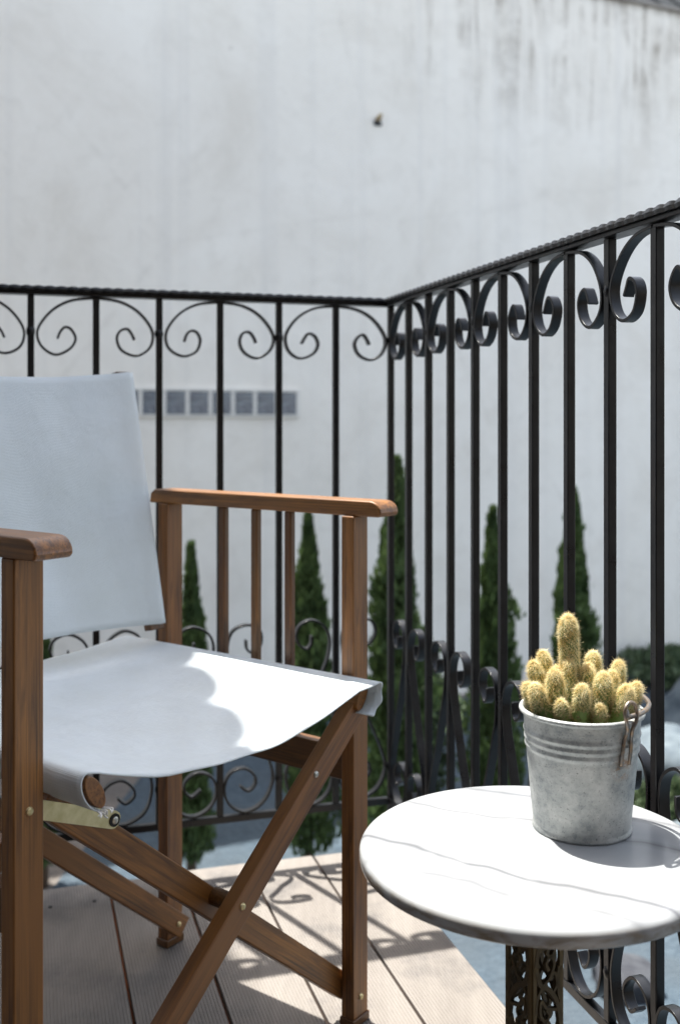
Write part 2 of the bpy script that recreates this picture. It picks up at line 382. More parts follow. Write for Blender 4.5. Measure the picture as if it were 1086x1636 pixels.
# dark roof just behind the wall
rf = empty("metal_roof", (WP.x, WP.y, 0), WT, label="dark metal roof with a pale seam strip, just showing above the wall at the top right corner", cat="roof")
bm = bmesh.new(); Ms = Matrix.Translation((1.6, .48, 3.30)) @ Matrix.Rotation(R(42), 4, 'X'); box(bm, (0, 2.0, 0), (4.6, 4.0, .06), Ms)
for k in range(18): box(bm, (-2.2 + k * .26, 2.0, .040), (.022, 4.0, .022), Ms)
link("roof_sheet", bm, ROOF, rf)
bm = bmesh.new(); box(bm, (0, 0, .075), (.045, 2.6, .03), Ms @ Matrix.Translation((-1.35, 1.2, 0)) @ Matrix.Rotation(R(-22), 4, 'Z')); link("seam_strip", bm, Mat("pale_metal", (.34, .35, .34), .6).m, rf)
# glass blocks
gw = empty("glass_block_window", (WP.x + WU.x * -2.995, WP.y + WU.y * -2.995, .969), WT, label="horizontal strip window of square blue-grey glass blocks set in the pale wall", cat="window")
bm = bmesh.new(); pitch = .1235; nb = 11
x1 = .500; hh = .060
box(bm, (x1 - nb * pitch / 2 + .006, -.004, hh + .008), (nb * pitch + .012, .02, .012)); box(bm, (x1 - nb * pitch / 2 + .006, -.004, -hh - .008), (nb * pitch + .012, .02, .012))
for k in range(nb + 1): box(bm, (x1 + .004 - k * pitch, -.0035, 0), (.020, .019, 2 * hh))
link("mortar_grid", bm, MORTAR, gw)
for k in range(nb):
    bm = bmesh.new(); box(bm, (0, 0, 0), (pitch - .020, .012, 2 * hh)); link("glass_block", bm, BGLASS, gw, loc=(x1 + .004 - (k + .5) * pitch, -.0065 + .002, 0), bevel=.004)
# broken pipe stub in the wall
hp = WP + WU * -2.004
hs = empty("wall_stub", (hp.x, hp.y, 2.573), WT, label="small broken pipe stub sticking out of a dark hole in the wall", cat="pipe stub")
bm = bmesh.new()
bmesh.ops.create_icosphere(bm, subdivisions=3, radius=.024)
for v in bm.verts: v.co *= 1 + .22 * math.sin(v.co.x * 160 + v.co.z * 90); v.co.y *= .35
link("crumbled_hole", bm, DMOTTLE, hs, loc=(.0, -.004, -.012))
bm = bmesh.new(); tube(bm, [(0, .02, 0), (-.002, -.03, .008), (-.004, -.05, .016)], [.015, .014, .012], 12); link("pipe_end", bm, Mat("ochre_clay", (.36, .28, .16), .8).m, hs)

# ---------------------------------------------------------------- young cypresses, shrubs, boulders
def crown(name, h, rr, nleaf, seed, parent, mat, z0=.08, leaf=.030, shape='flame'):
    r_ = random.Random(seed); bm = bmesh.new()
    lobes = [(r_.uniform(0, 6.28), r_.uniform(.05, .8), r_.uniform(.3, .85), r_.uniform(.05, .16)) for _ in range(12)]
    for _ in range(nleaf):
        t = r_.random() ** .85
        base = (min(1.0, .80 + t * .9) * (1 - t) ** .62) * 1.18 if shape == 'flame' else math.sqrt(max(0, 1 - (2 * t - 1) ** 2))
        a = r_.uniform(0, 6.283); k = 1.0
        for (la, lt, lw, lh) in lobes:
            da = math.cos(a - la); k += lw * max(0, da) ** 3 * math.exp(-((t - lt) / lh) ** 2)
        k *= 1 + .12 * math.sin(a * 5 + t * 23) + .10 * math.sin(a * 3 - t * 41)
        rad = rr * base * k * (r_.random() ** .45) * .86 * (1.25 if r_.random() < .04 else 1)
        p = Vector((rad * math.cos(a), rad * math.sin(a), z0 + t * (h - z0)))
        out = Vector((math.cos(a), math.sin(a), 0))
        if shape == 'flame': d = (out * r_.uniform(.05, .45) + Vector((r_.uniform(-.2, .2), r_.uniform(-.2, .2), 1))).normalized()
        else: d = Vector((r_.gauss(0, 1), r_.gauss(0, 1), r_.gauss(.4, 1))).normalized()
        s = d.cross(Vector((r_.gauss(0, 1), r_.gauss(0, 1), r_.gauss(0, 1)))).normalized()
        l = leaf * r_.uniform(.6, 1.25); w = l * r_.uniform(.18, .34)
        v = [bm.verts.new(p - d * l * .2), bm.verts.new(p + s * w + d * l * .3), bm.verts.new(p + d * l), bm.verts.new(p - s * w + d * l * .35)]
        bm.faces.new(v)
    me_o = bpy.data.meshes.new(name); bm.to_mesh(me_o); bm.free(); me_o.materials.append(mat)
    o = bpy.data.objects.new(name, me_o); COL.objects.link(o); o.parent = parent; return o
def cypress(x, y, top, rr, seed, label, n=9000):
    t = empty("cypress_tree", (x, y, GZ), label=label, cat="tree", group="young cypresses along the wall")
    h = top - GZ
    crown("crown", h, rr, n, seed, t, CYP)
    bm = bmesh.new(); tube(bm, [(0, 0, -.05), (.003, 0, .1), (0, .003, h * .7)], [.020, .017, .006], 8); link("trunk", bm, BARK, t, smooth=True)
cypress(-.519, 3.60, .43, .064, 1, "slim young cypress seen just right of the chair's far rear leg")
cypress(-.112, 3.65, .54, .078, 2, "young cypress seen through the slats under the chair's far arm")
cypress(.205, 3.70, .725, .108, 3, "tallest young cypress, standing behind the corner of the railing", 13000)
cypress(.575, 3.90, .53, .088, 4, "young cypress seen through the side railing, left of the cactus bucket")
cypress(.925, 4.10, .590, .098, 5, "young cypress rising directly behind the tall cactus stem", 11000)
cypress(-1.02, 3.55, .18, .070, 6, "low young cypress glimpsed between the chair seat and its canvas back")

def rock(x, y, sx, sy, sz, seed, mat, label):
    r_ = random.Random(seed); bm = bmesh.new(); bmesh.ops.create_icosphere(bm, subdivisions=4, radius=1)
    ph = [r_.uniform(0, 6) for _ in range(6)]
    for v in bm.verts:
        c = v.co.copy(); k = 1 + .16 * math.sin(c.x * 2.3 + ph[0]) + .13 * math.sin(c.y * 3.1 + ph[1]) + .10 * math.sin(c.z * 4 + ph[2]) + .05 * math.sin(c.x * 8 + c.y * 7 + ph[3])
        v.co = Vector((c.x * k * sx, c.y * k * sy, max(c.z * k, -.45) * sz))
    link("boulder", bm, mat, smooth=True, loc=(x, y, GZ + sz * .40), label=label, cat="rock", group="boulders on the gravel")
rock(1.42, 4.55, .25, .22, .15, 1, PROCK, "pale boulder seen just right of the bucket's rim")
rock(1.62, 4.15, .26, .2, .17, 2, ROCK, "brown-grey boulder beside the pale one, right of the cactus bucket")
rock(1.26, 3.75, .14, .14, .10, 3, PROCK, "small pale boulder below the brown-grey one, right of the cactus bucket")
rock(1.95, 5.25, .35, .3, .20, 4, PROCK, "wide pale boulder near the foot of the wall at the right edge")
rock(.82, 2.92, .105, .10, .055, 5, DMOTTLE, "dark round shape on the blue gravel behind the scrolls beneath the table")  # dark flattened blob set on the gravel
def shrub(x, y, h, rr, seed, label, n=2600):
    t = empty("low_shrub", (x, y, GZ), label=label, cat="shrub", group="low shrubs near the wall")
    crown("foliage", h, rr, n, seed, t, BUSH, 0.0, .045, 'round')
    bm = bmesh.new(); tube(bm, [(0, 0, -.03), (.01, 0, h * .5)], [.012, .006], 6); link("stem", bm, BARK, t)
shrub(2.05, 6.30, .20, .34, 11, "low dark shrub at the foot of the wall, right of the last cypress", 3500)
shrub(1.30, 4.10, .16, .15, 12, "small green shrub among the boulders right of the bucket")
shrub(.30, 3.95, .80, .10, 13, "loose green shrub leaning out right of the tallest cypress", 2500)

# ---------------------------------------------------------------- railing
rail = empty("balcony_railing", (CX, CY, 0), label="black wrought iron balcony railing with scrolls and a rope-edged handrail, turning a corner", cat="railing")
def P(v): return v - CORNER
ZT = 1.119; SL = .1167; SR = .1027
def handrail(u, n, L, s0):
    bm = bmesh.new(); N = int((L - s0) / .0030); rows = []
    for i in range(N + 1):
        s = s0 + (L - s0) * i / N; ph = 2 * math.pi * s / .0205
        a = .0016 * abs(math.sin(ph / 2)); w = .0175 + a; row = []
        for (q, z) in ((-1, ZT - .0095), (1, ZT - .0095), (1.04, ZT - .0050 + a * .3), (.93, ZT - .001 + a), (.55, ZT - .0022), (-.55, ZT - .0022), (-.93, ZT - .001 + a), (-1.04, ZT - .0050 + a * .3)):
            row.append(bm.verts.new(u * s + n * (q * w) + Vector((0, 0, z))))
        rows.append(row)
    for a, b in zip(rows, rows[1:]):
        for k in range(8): bm.faces.new((a[k], a[(k + 1) % 8], b[(k + 1) % 8], b[k]))
    bm.faces.new(rows[0][::-1]); bm.faces.new(rows[-1])
    link("handrail", bm, IRON, rail)
def along(bm, u, n, s0, s1, z0, z1, w):
    M = Matrix(((u.x, n.x, 0, 0), (u.y, n.y, 0, 0), (0, 0, 1, 0), (0, 0, 0, 1)))
    box(bm, ((s0 + s1) / 2, 0, (z0 + z1) / 2), (s1 - s0, w, z1 - z0), M)
NL = UR * 1.0; NR = UL * 1.0          # inward normals of the two runs
handrail(UL, NL, 1.42, -.0215); handrail(UR, NR, 1.50, .0225)
ZR0, ZR1 = .095, .1085
TOPS = [(-.002, 0), (-.045, -.006), (-.080, -.026), (-.1035, -.060), (-.0985, -.090), (-.074, -.106), (-.048, -.097), (-.038, -.077), (-.044, -.061), (-.056, -.056), (-.064, -.064), (-.070, -.077)]
BOTS = [(.0506, .335), (.052, .318), (.062, .310), (.076, .319), (.0826, .337), (.075, .357), (.051, .365), (.025, .353), (.0138, .328), (.017, .292), (.028, .260), (.047, .212), (.065, .167), (.085, .125), (.099, .088), (.1035, .060), (.094, .028), (.072, .008), (.045, .002), (.018, .018), (.007, .049), (.018, .077), (.045, .086), (.067, .072), (.070, .054), (.055, .040), (.038, .052)]
def run(u, n, S, count, bw):
    k = S / .1167
    L = S * count
    bm = bmesh.new(); along(bm, u, n, .010 if bw else -.006, L + .06, ZT - .0155, ZT - .0096, .026); link("top_bar", bm, IRON, rail, bevel=.001)
    bm = bmesh.new(); along(bm, u, n, .0068, L + .06, ZR0, ZR1, .013); link("bottom_rail", bm, IRON, rail, bevel=.0012)
    for i in range(count + 1):
        if i == 0 and bw: continue
        bm = bmesh.new(); w = .0122
        if i % 4 == 0: along(bm, u, n, S * i - w / 2, S * i + w / 2, -.16 if i == 0 else ZR1 + .0002, ZT - .0157, w)
        else: along(bm, u, n, S * i - w / 2, S * i + w / 2, ZR1 + .0002, ZT - .0157, w)
        link("baluster", bm, IRON, rail, bevel=.0013)
    for i in range(1, count + 1, 2):
        for sg in (-1, 1):
            if i + sg > count: continue
            jt = lambda q: [(a + (rnd.uniform(-.0011, .0011) if 2 < k_ < len(q) else 0), b + (rnd.uniform(-.0011, .0011) if 2 < k_ < len(q) else 0)) for k_, (a, b) in enumerate(q)]
            bm = bmesh.new(); strap(bm, [(S * i - sg * a * k + (0.0 if a < -.003 else 0), ZT - .0178 + b) for a, b in jt(TOPS)], .0145, .0044, u, n, Vector((0, 0, 0)))
            link("top_scroll", bm, IRON, rail, bevel=.0006, seg=1)
            bm = bmesh.new(); strap(bm, [(S * i + sg * a * k, ZR1 + .0022 + b) for a, b in jt(BOTS)], .0145, .0042, u, n, Vector((0, 0, 0)))
            link("bottom_scroll", bm, IRON, rail, bevel=.0006, seg=1)
    for i in range(0, count + 1, 2):
        for z in (ZT - .082, ZR1 + .062):
            bm = bmesh.new(); bmesh.ops.create_icosphere(bm, subdivisions=2, radius=.0085)
            for v in bm.verts: v.co.z *= 1.5; v.co *= 1 + .1 * rnd.uniform(-1, 1)
            link("weld", bm, IRON, rail, smooth=True, loc=u * (S * i) + Vector((0, 0, z)))
run(UL, NL, SL, 10, False); run(UR, NR, SR, 13, True)
for i in (0, 10):
    bm = bmesh.new(); along(bm, UL, NL, SL * i - .03, SL * i + .03, -.16, -.10, .008); link("mounting_plate", bm, IRON, rail)

# ---------------------------------------------------------------- director's chair
DZ = 0.0
chair = empty("directors_chair", (-.297, 1.392, DZ), R(-36.87), label="folding teak director's chair with white canvas seat and back, beside the marble table", cat="chair")
def bar(name, a, b, w, t, mat=WOOD, roll=None, parent=chair, bevel=.0022, cut=0.0, **k):
    """bar from a to b; w measured along the wide direction, t along roll (thickness axis)"""
    a = Vector(a); b = Vector(b); d = (b - a); L = d.length; x = d.normalized()
    t_ax = Vector(roll) if roll else Vector((1, 0, 0)); t_ax = (t_ax - x * t_ax.dot(x)).normalized(); y = t_ax.cross(x)
    bm = bmesh.new(); box(bm, (L / 2, 0, 0), (L, w, t))
    o = link(name, bm, mat, parent, bevel=bevel, seg=3, **k)
    M = Matrix((x, y, t_ax)).transposed().to_4x4(); M.translation = a; o.matrix_local = M; return o
def bolt(loc, ax, mat=BRASS, r=.0045, parent=chair):
    bm = bmesh.new(); lathe(bm, [(.0001, .0030), (r * .45, .0028), (r * .85, .0018), (r, 0), (r, -.004)], 20)
    box(bm, (0, 0, .0026), (r * 1.2, .0009, .0014))
    o = link("bolt", bm, mat, parent, smooth=False); q = Vector((0, 0, 1)).rotation_difference(Vector(ax)); o.rotation_mode = 'QUATERNION'
    o.rotation_quaternion = q; o.location = loc; return o
FX, RX, HY = .190, -.191, .277
HN = .2925
for (x, nm) in ((FX, 'front'), (RX, 'rear')):
    for y in (-HN, HY):
        lg = bar("leg", (x, y, .012), (x, y, .7348), .036, .022, WOOD)
        bm = bmesh.new(); box(bm, (0, 0, .0062), (.026, .040, .0124)); link("foot_cap", bm, WOOD_D, chair, loc=(x, y, 0), bevel=.002)
def arm(y):
    bm = bmesh.new(); x0, x1 = RX - .036, FX + (.055 if y > 0 else .050); zb, zt = .735, .7575; r = .020
    prof = [(x0, zb), (x1 - .004, zb), (x1, zb + .004)]
    for k in range(7):
        a = R(90) * k / 6; prof.append((x1 - r + r * math.cos(a), zt - (r - .004) + (r - .004) * math.sin(a)))
    prof += [(x0 + .012, zt), (x0 + .003, zt - .006)]
    s = y - .023; e = y + .023
    A = [bm.verts.new((px, s, pz)) for px, pz in prof]; B = [bm.verts.new((px, e, pz)) for px, pz in prof]
    bm.faces.new(A); bm.faces.new(B[::-1]); n_ = len(prof)
    for k in range(n_): bm.faces.new((A[k], B[k], B[(k + 1) % n_], A[(k + 1) % n_]))
    link("armrest", bm, WOOD, chair, bevel=.0025, seg=3)
arm(-HN + .001); arm(HY + .009)
for y in (-HN, HY):
    bar("side_stretcher", (RX + .0112, y, .374), (FX - .0112, y, .374), .048, .020, WOOD_D, roll=(0, 1, 0))
    for x in (-.069, 0, .068): bar("arm_slat", (x, y, .398), (x, y, .7348), .012, .014, WOOD_D, roll=(1, 0, 0), bevel=.003)
# crossed folding legs
def xbar(x, s, top=.474, bot=.046, t=.021):
    o = bar("cross_leg", (x, s * .252, top), (x, -s * (.290 if s > 0 else .277), bot), .034, t, WOOD); return o
xbar(.2125, 1); xbar(.166, -1, bot=.044)
xbar(-.166, -1, bot=.034); xbar(-.215, 1, bot=.05)
for x, px in (( .1892, 0), (-.1905, 0)):
    bm = bmesh.new(); lathe(bm, [(.0001, -.0125), (.011, -.0125), (.011, .0125), (.0001, .0125)], 20); o = link("pivot_spacer", bm, WOOD_D, chair); o.rotation_euler = (0, R(90), 0); o.location = (x, 0.0, .28)
bolt((.2232, 0.0, .28), (1, 0, 0)); bolt((.2232, .144, .402), (1, 0, 0), STEEL)
bolt((FX + .0112, HY, .040), (1, 0, 0)); bolt((FX + .0112, -HN, .4795), (1, 0, 0)); bolt((FX + .0112, HY, .466), (1, 0, 0))
bolt((-.1552, .262, .046), (1, 0, 0))
# brass link between near leg and crossed leg
def plate(a, b, x):
    bm = bmesh.new(); a = Vector(a); b = Vector(b); d = b - a; L = d.length; ang = math.atan2(d.y, d.x); hw = .0098
    prof = []
    for k in range(9): t = R(90) + R(180) * k / 8; prof.append((hw * math.cos(t), hw * math.sin(t)))
    for k in range(7): t = R(-90) + R(180) * k / 6; prof.append((L + hw * .9 * math.cos(t), hw * math.sin(t)))
    A = [bm.verts.new((0, p, q)) for p, q in prof]; B = [bm.verts.new((.0018, p, q)) for p, q in prof]
    bm.faces.new(A); bm.faces.new(B[::-1])
    for k in range(len(prof)): bm.faces.new((A[k], B[k], B[(k + 1) % len(prof)], A[(k + 1) % len(prof)]))
    o = link("brass_link", bm, BRASS, chair); o.location = (x, a.x, a.y); o.rotation_euler = (ang, 0, 0)
plate((-HN, .4795), (-.163, .4255), .1770)
b_ = bolt((.1790, -.163, .4255), (1, 0, 0), STEEL, .0048)
bm = bmesh.new(); lathe(bm, [(.004, 0), (.0072, 0), (.0072, .0012), (.004, .0012)], 24); o = link("washer", bm, RUBBER, chair); o.location = (.1789, -.163, .4255); o.rotation_euler = (0, R(90), 0)

# seat rails (oval) with the canvas sleeve around them
SX0, SX1, SY, SZ = -.275, .243, .243, .485
def oval(cy, cz, ay, az, tilt, n=20):
    return [(cy + ay * math.cos(a) * math.cos(tilt) - az * math.sin(a) * math.sin(tilt), cz + ay * math.cos(a) * math.sin(tilt) + az * math.sin(a) * math.cos(tilt)) for a in [2 * math.pi * k / n for k in range(n)]]
for s in (-1, 1):
    bm = bmesh.new(); pr = oval(0, 0, .0095, .0205, s * R(-32), 24)
    A = [bm.verts.new((SX0, y, z)) for y, z in pr]; B = [bm.verts.new((SX1 - (.014 if s > 0 else 0), y, z)) for y, z in pr]
    bm.faces.new(A); bm.faces.new(B[::-1])
    for k in range(24): bm.faces.new((A[k], B[k], B[(k + 1) % 24], A[(k + 1) % 24]))
    link("seat_rail", bm, WOOD, chair, smooth=False, bevel=.001, loc=(0, s * SY, SZ + (.008 if s < 0 else 0)))
def seat():
    bm = bmesh.new(); nx = 56; half = []
    # sleeve: starts under the rail on the inner side, goes round the outside, leaves over the top towards the middle
    tilt = R(-32); ay, az = .0120, .0232
    for k in range(15):
        a = R(-75) + R(185) * k / 14   # s=+1 side: a=0 points outward
        y = ay * math.cos(a) * math.cos(tilt) - az * math.sin(a) * math.sin(tilt); z = ay * math.cos(a) * math.sin(tilt) + az * math.sin(a) * math.cos(tilt)
        half.append((SY + y, SZ + z))
    endy, endz = half[-1]
    prof = [(y, z, 0) for y, z in half]; M = 34
    for k in range(1, M):
        t = k / M; y = endy * (1 - 2 * t); prof.append((y, endz, 1 - (2 * t - 1) ** 2))
    prof += [(-y, z, 0) for y, z in reversed(half)]
    rows = []
    for i in range(nx + 1):
        f = i / nx; x = SX0 + .004 + (SX1 - SX0 - .006) * f
        sag = .012 + .036 * f ** 1.3
        row = []
        for (y, z, g) in prof:
            w = -.0022 * math.exp(-((x + .01 + .02 * math.sin(y * 9)) / .006) ** 2) * g + .0016 * math.sin(x * 60 + y * 25) * math.sin(y * 38 + 1) * g + .0020 * math.sin((x - y * .12) * 210) * (f ** 5) * g
            hem = .0018 if (f > .945 or f < .04) and g > 0 else 0
            fx = (-.010 * g * (f > .5) * (2 * f - 1) ** 4) + (.018 * g * (f < .5) * (1 - 2 * f) ** 4)
            tip = .010 * max(0, (f - .93) / .07) * (y > SY - .012)
            row.append(bm.verts.new((x + fx + tip + (.0022 * math.sin(z * 230 + y * 90) * (f == 1) * (y > SY - .012)), y, z - sag * g + w + hem + .008 * min(1, max(0, .5 - y / (2 * SY))))))
        rows.append(row)
    for a, b in zip(rows, rows[1:]):
        for k in range(len(prof) - 1): bm.faces.new((a[k], a[k + 1], b[k + 1], b[k]))
    o = link("canvas_seat", bm, CANVAS, chair, smooth=True)
    s = o.modifiers.new("solid", 'SOLIDIFY'); s.thickness = .0016; s.offset = 1
    # frayed ends of the sleeves
    for sg in (-1,):
        bm = bmesh.new(); r_ = random.Random(5 + sg)
        for _ in range(9 if sg < 0 else 14):
            a = R(-110) + R(70 if sg < 0 else 130) * r_.random(); y = sg * (SY + ay * 1.08 * math.cos(a) * math.cos(tilt) - az * 1.05 * math.sin(a) * math.sin(tilt)); z = SZ + (.008 if sg < 0 else 0) + ay * math.cos(a) * math.sin(tilt) + az * 1.05 * math.sin(a) * math.cos(tilt)
            L = r_.uniform(.004, .011); p = Vector((SX1 - .004, y, z)); q = p + Vector((L, r_.uniform(-.004, .004), r_.uniform(-.004, .002))); w = q + Vector((r_.uniform(-.002, .003), r_.uniform(-.004, .004), -r_.uniform(.001, .006)))
            tube(bm, catmull([p, q, w], 4), .00085, 6)
        link("frayed_hem", bm, THREAD, o)
seat()

# canvas back on two leaning posts
B0 = Vector((-.178, 0, .540)); B1 = Vector((-.257, 0, .951)); BY = .228
def back():
    d = (B1 - B0).normalized(); nrm = Vector((d.z, 0, -d.x))
    for s in (-1, 1): bar("back_post", B0 + Vector((0, s * BY, 0)) - d * .008, B1 + Vector((0, s * BY, 0)) + d * .002, .030, .016, WOOD_D, roll=tuple(nrm))
    bm = bmesh.new(); half = []
    for k in range(13):
        a = R(200) - R(240) * k / 12
        half.append((BY + .0185 * math.cos(a), .0115 * math.sin(a)))     # (y, offset along nrm)
    half = [(BY + .006, -.0115), (BY + .0165, -.0100), (BY + .0195, -.005), (BY + .020, 0), (BY + .0195, .0045), (BY + .0150, .0100), (BY + .004, .0112)]
    prof = [(y, o_, 0) for y, o_ in half]; M = 30; ey, eo = half[-1]
    for k in range(1, M): t = k / M; prof.append((ey * (1 - 2 * t), eo, 1 - (2 * t - 1) ** 2))
    prof += [(-y, o_, 0) for y, o_ in reversed(half)]
    rows = []; n = 34; L = (B1 - B0).length
    for i in range(n + 1):
        f = i / n; row = []
        for (y, o_, g) in prof:
            yy = y
            w = .0015 * math.sin(f * 9 + y * 14) * g + .0012 * math.sin(y * 60 + f * 5) * g
            edge = -.010 * g * f ** 8 + .012 * g * (1 - f) ** 6
            hem = .0010 if (f > .94 or f < .05) and g > 0 else 0
            p = B0 + d * (f * L + edge) + nrm * (o_ - .026 * g * (.7 + .3 * f) + w + hem) + Vector((0, yy, 0)); row.append(bm.verts.new(p))
        rows.append(row)
    for a, b in zip(rows, rows[1:]):
        for k in range(len(prof) - 1): bm.faces.new((a[k], a[k + 1], b[k + 1], b[k]))
    o = link("canvas_back", bm, CANVAS, chair, smooth=True)
    s = o.modifiers.new("solid", 'SOLIDIFY'); s.thickness = .0015; s.offset = 1
back()

# ---------------------------------------------------------------- marble table
TX, TY, TZ, TR = .202, 1.076, .431, .182
table = empty("side_table", (TX, TY, 0), label="small round white marble table on an openwork cast iron pedestal", cat="table")
bm = bmesh.new(); th = .019; prof = [(.0001, 0)]
prof += [(TR * .3, 0), (TR * .7, 0), (TR - .013, 0)]
for k in range(1, 9):
    a = R(90) - R(90) * k / 8; prof.append((TR - .0125 + .0125 * math.cos(a), -.0085 + .0085 * math.sin(a)))
prof += [(TR - .0002, -th + .0050), (TR - .0008, -th + .0020), (TR - .0022, -th + .0004), (TR - .0045, -th), (.0001, -th)]
lathe(bm, prof, 128); link("marble_top", bm, MARBLE, table, smooth=True, loc=(0, 0, TZ))
def pedestal():
    H0, H1 = .055, TZ - th - .012; cx, cy = -.001, 0
    W = .040; rot = R(30)
    faces = []
    for q in range(4):
        a = rot + R(90) * q; n = Vector((math.cos(a), math.sin(a), 0)); u = Vector((-math.sin(a), math.cos(a), 0)); o = n * (W / 2)
        bm = bmesh.new()
        # border straps
        for s in (-1, 1):
            strap(bm, [(s * W * .44, H0), (s * W * .44, H1)], .004, .0045, u, n, o, 2)
        # leaf and scroll tracery, mirrored cells stacked up
        z = H0 + .004; i = 0
        while z < H1 - .01:
            s = 1 if (i + q) % 2 else -1; h = .066
            def Q(pts): return [(s * W * a_, min(H1, z + h * b_)) for a_, b_ in pts]
            strap(bm, Q([(-.42, -.05), (-.30, .30), (-.02, .55), (.26, .66), (.40, .92)]), .0050, .0048, u, n, o, 5)
            strap(bm, Q([(-.30, .20), (.02, .25), (.22, .40), (.26, .22), (.10, .06), (-.04, .14), (.04, .24)]), .0045, .0030, u, n, o, 5)
            strap(bm, Q([(.42, .20), (.36, .45), (.18, .62), (-.05, .72), (-.20, .92), (-.08, 1.06), (.06, .96), (-.02, .84)]), .0045, .0032, u, n, o, 5)
            strap(bm, Q([(-.42, .35), (-.34, .62), (-.40, .86)]), .0040, .0052, u, n, o, 4)
            strap(bm, Q([(-.15, .45), (-.30, .60), (-.22, .78), (-.05, .70)]), .0040, .0028, u, n, o, 4)
            z += h * .98; i += 1
        link("openwork_panel", bm, CASTIRON, table, bevel=.0006, seg=1)
    bm = bmesh.new(); lathe(bm, [(.0001, TZ - th - .0002), (.075, TZ - th - .0002), (.078, TZ - th - .006), (.040, TZ - th - .012), (.0001, TZ - th - .012)], 40); link("top_plate", bm, CASTIRON, table, smooth=False)
    bm = bmesh.new(); lathe(bm, [(.0001, .058), (.034, .058), (.045, .045), (.075, .030), (.088, .012), (.090, .0005), (.0001, .0005)], 48); link("base", bm, CASTIRON, table, smooth=True)
pedestal()

# ---------------------------------------------------------------- zinc bucket
BKX, BKY = .262, 1.122
bucket = empty("zinc_bucket", (BKX, BKY, TZ + .0006), label="small galvanised zinc bucket with ribbed neck and wire handle, on the marble table", cat="bucket")
H = .130; r0, r1 = .0515, .0632
def rad(z): return r0 + (r1 - r0) * z / H
bm = bmesh.new(); prof = [(.0001, .0035), (r0 - .004, .0035), (r0 - .0025, .0004), (r0 + .0012, 0), (r0 + .0016, .0025), (r0 + .0003, .0046)]
for k in range(1, 60):
    z = .0046 + (H - .008 - .0046) * k / 60; rr = rad(z)
    for zc in (.0895, .0975, .1055): rr += .0017 * math.exp(-((z - zc) / .0021) ** 2)
    prof.append((rr, z))
prof += [(r1 - .0004, H - .007)]
for k in range(10): a = R(-120) + R(250) * k / 9; prof.append((r1 + .0012 + .0028 * math.cos(a), H - .0028 + .0028 * math.sin(a)))
prof += [(r1 - .0018, H - .004), (rad(.10) - .001, .100), (rad(.05) - .001, .05), (r0 - .001, .006)]
lathe(bm, prof, 96); link("body", bm, ZINC, bucket, smooth=True)
bm = bmesh.new(); N = 40
for i in range(N):
    pass
rings = []
for j in range(14):
    r_ = (rad(.11) - .0015) * (j + .02) / 13
    rings.append([bm.verts.new((r_ * math.cos(2 * math.pi * k / 60), r_ * math.sin(2 * math.pi * k / 60), .113 + rnd.uniform(-.0018, .0022))) for k in range(60)])
for a, b in zip(rings, rings[1:]):
    for k in range(60): bm.faces.new((a[k], a[(k + 1) % 60], b[(k + 1) % 60], b[k]))
link("soil", bm, SOIL, bucket, smooth=False)
# ear on the front right: folded strap with an open loop above the rim
EA = R(-57)
en = Vector((math.cos(EA), math.sin(EA), 0)); eu = Vector((-math.sin(EA), math.cos(EA), 0))
def ear(ang):
    n_ = Vector((math.cos(ang), math.sin(ang), 0)); u_ = Vector((-math.sin(ang), math.cos(ang), 0))
    e = lambda u, z, o: u_ * u + Vector((0, 0, z)) + n_ * (rad(min(z, H)) + o)
    bm = bmesh.new()
    pts = [e(-.0062, .083, .0022), e(-.0060, .098, .0030), e(-.0040, .112, .0026), e(-.0032, .120, .0045), e(-.0058, .128, .0060), e(-.0085, .137, .0055), e(-.0075, .145, .0050), e(-.0010, .1495, .0045), e(.0062, .147, .0045), e(.0092, .139, .0050), e(.0080, .130, .0058), e(.0045, .121, .0045), e(.0055, .110, .0028), e(.0058, .097, .0030), e(.0054, .083, .0022)]
    tube(bm, catmull(pts, 5), .0021, 8)
    o = link("handle_ear", bm, WIRE, bucket, smooth=True)
    bm = bmesh.new(); pr = [(-.0080, .080), (.0072, .080), (.0070, .086), (.0035, .101), (-.0035, .101), (-.0078, .088)]
    A = [bm.verts.new(e(a_, b_, .0010)) for a_, b_ in pr]; B = [bm.verts.new(e(a_, b_, .0024)) for a_, b_ in pr]
    bm.faces.new(A); bm.faces.new(B[::-1])
    for k in range(6): bm.faces.new((A[k], B[k], B[(k + 1) % 6], A[(k + 1) % 6]))
    link("ear_plate", bm, ZINC, o)
ear(EA); ear(EA + math.pi)
bm = bmesh.new(); pts = []
a0 = EA; 
pts.append(en * (r1 + .0065) + eu * (-.006) + Vector((0, 0, .1350)))
pts.append(en * (r1 + .0030) + eu * (-.004) + Vector((0, 0, .1405)))
for k in range(25):
    a = EA + R(180) * k / 24; rr = r1 + .0035 + .004 * math.sin(math.pi * k / 24) ** .5
    zz = .1345 + .0035 * math.sin(math.pi * k / 24)
    if k == 0: rr -= .001
    pts.append(Vector((rr * math.cos(a), rr * math.sin(a), zz)))
tube(bm, catmull(pts, 4), .0027, 10); link("wire_handle", bm, WIRE, bucket, smooth=True)

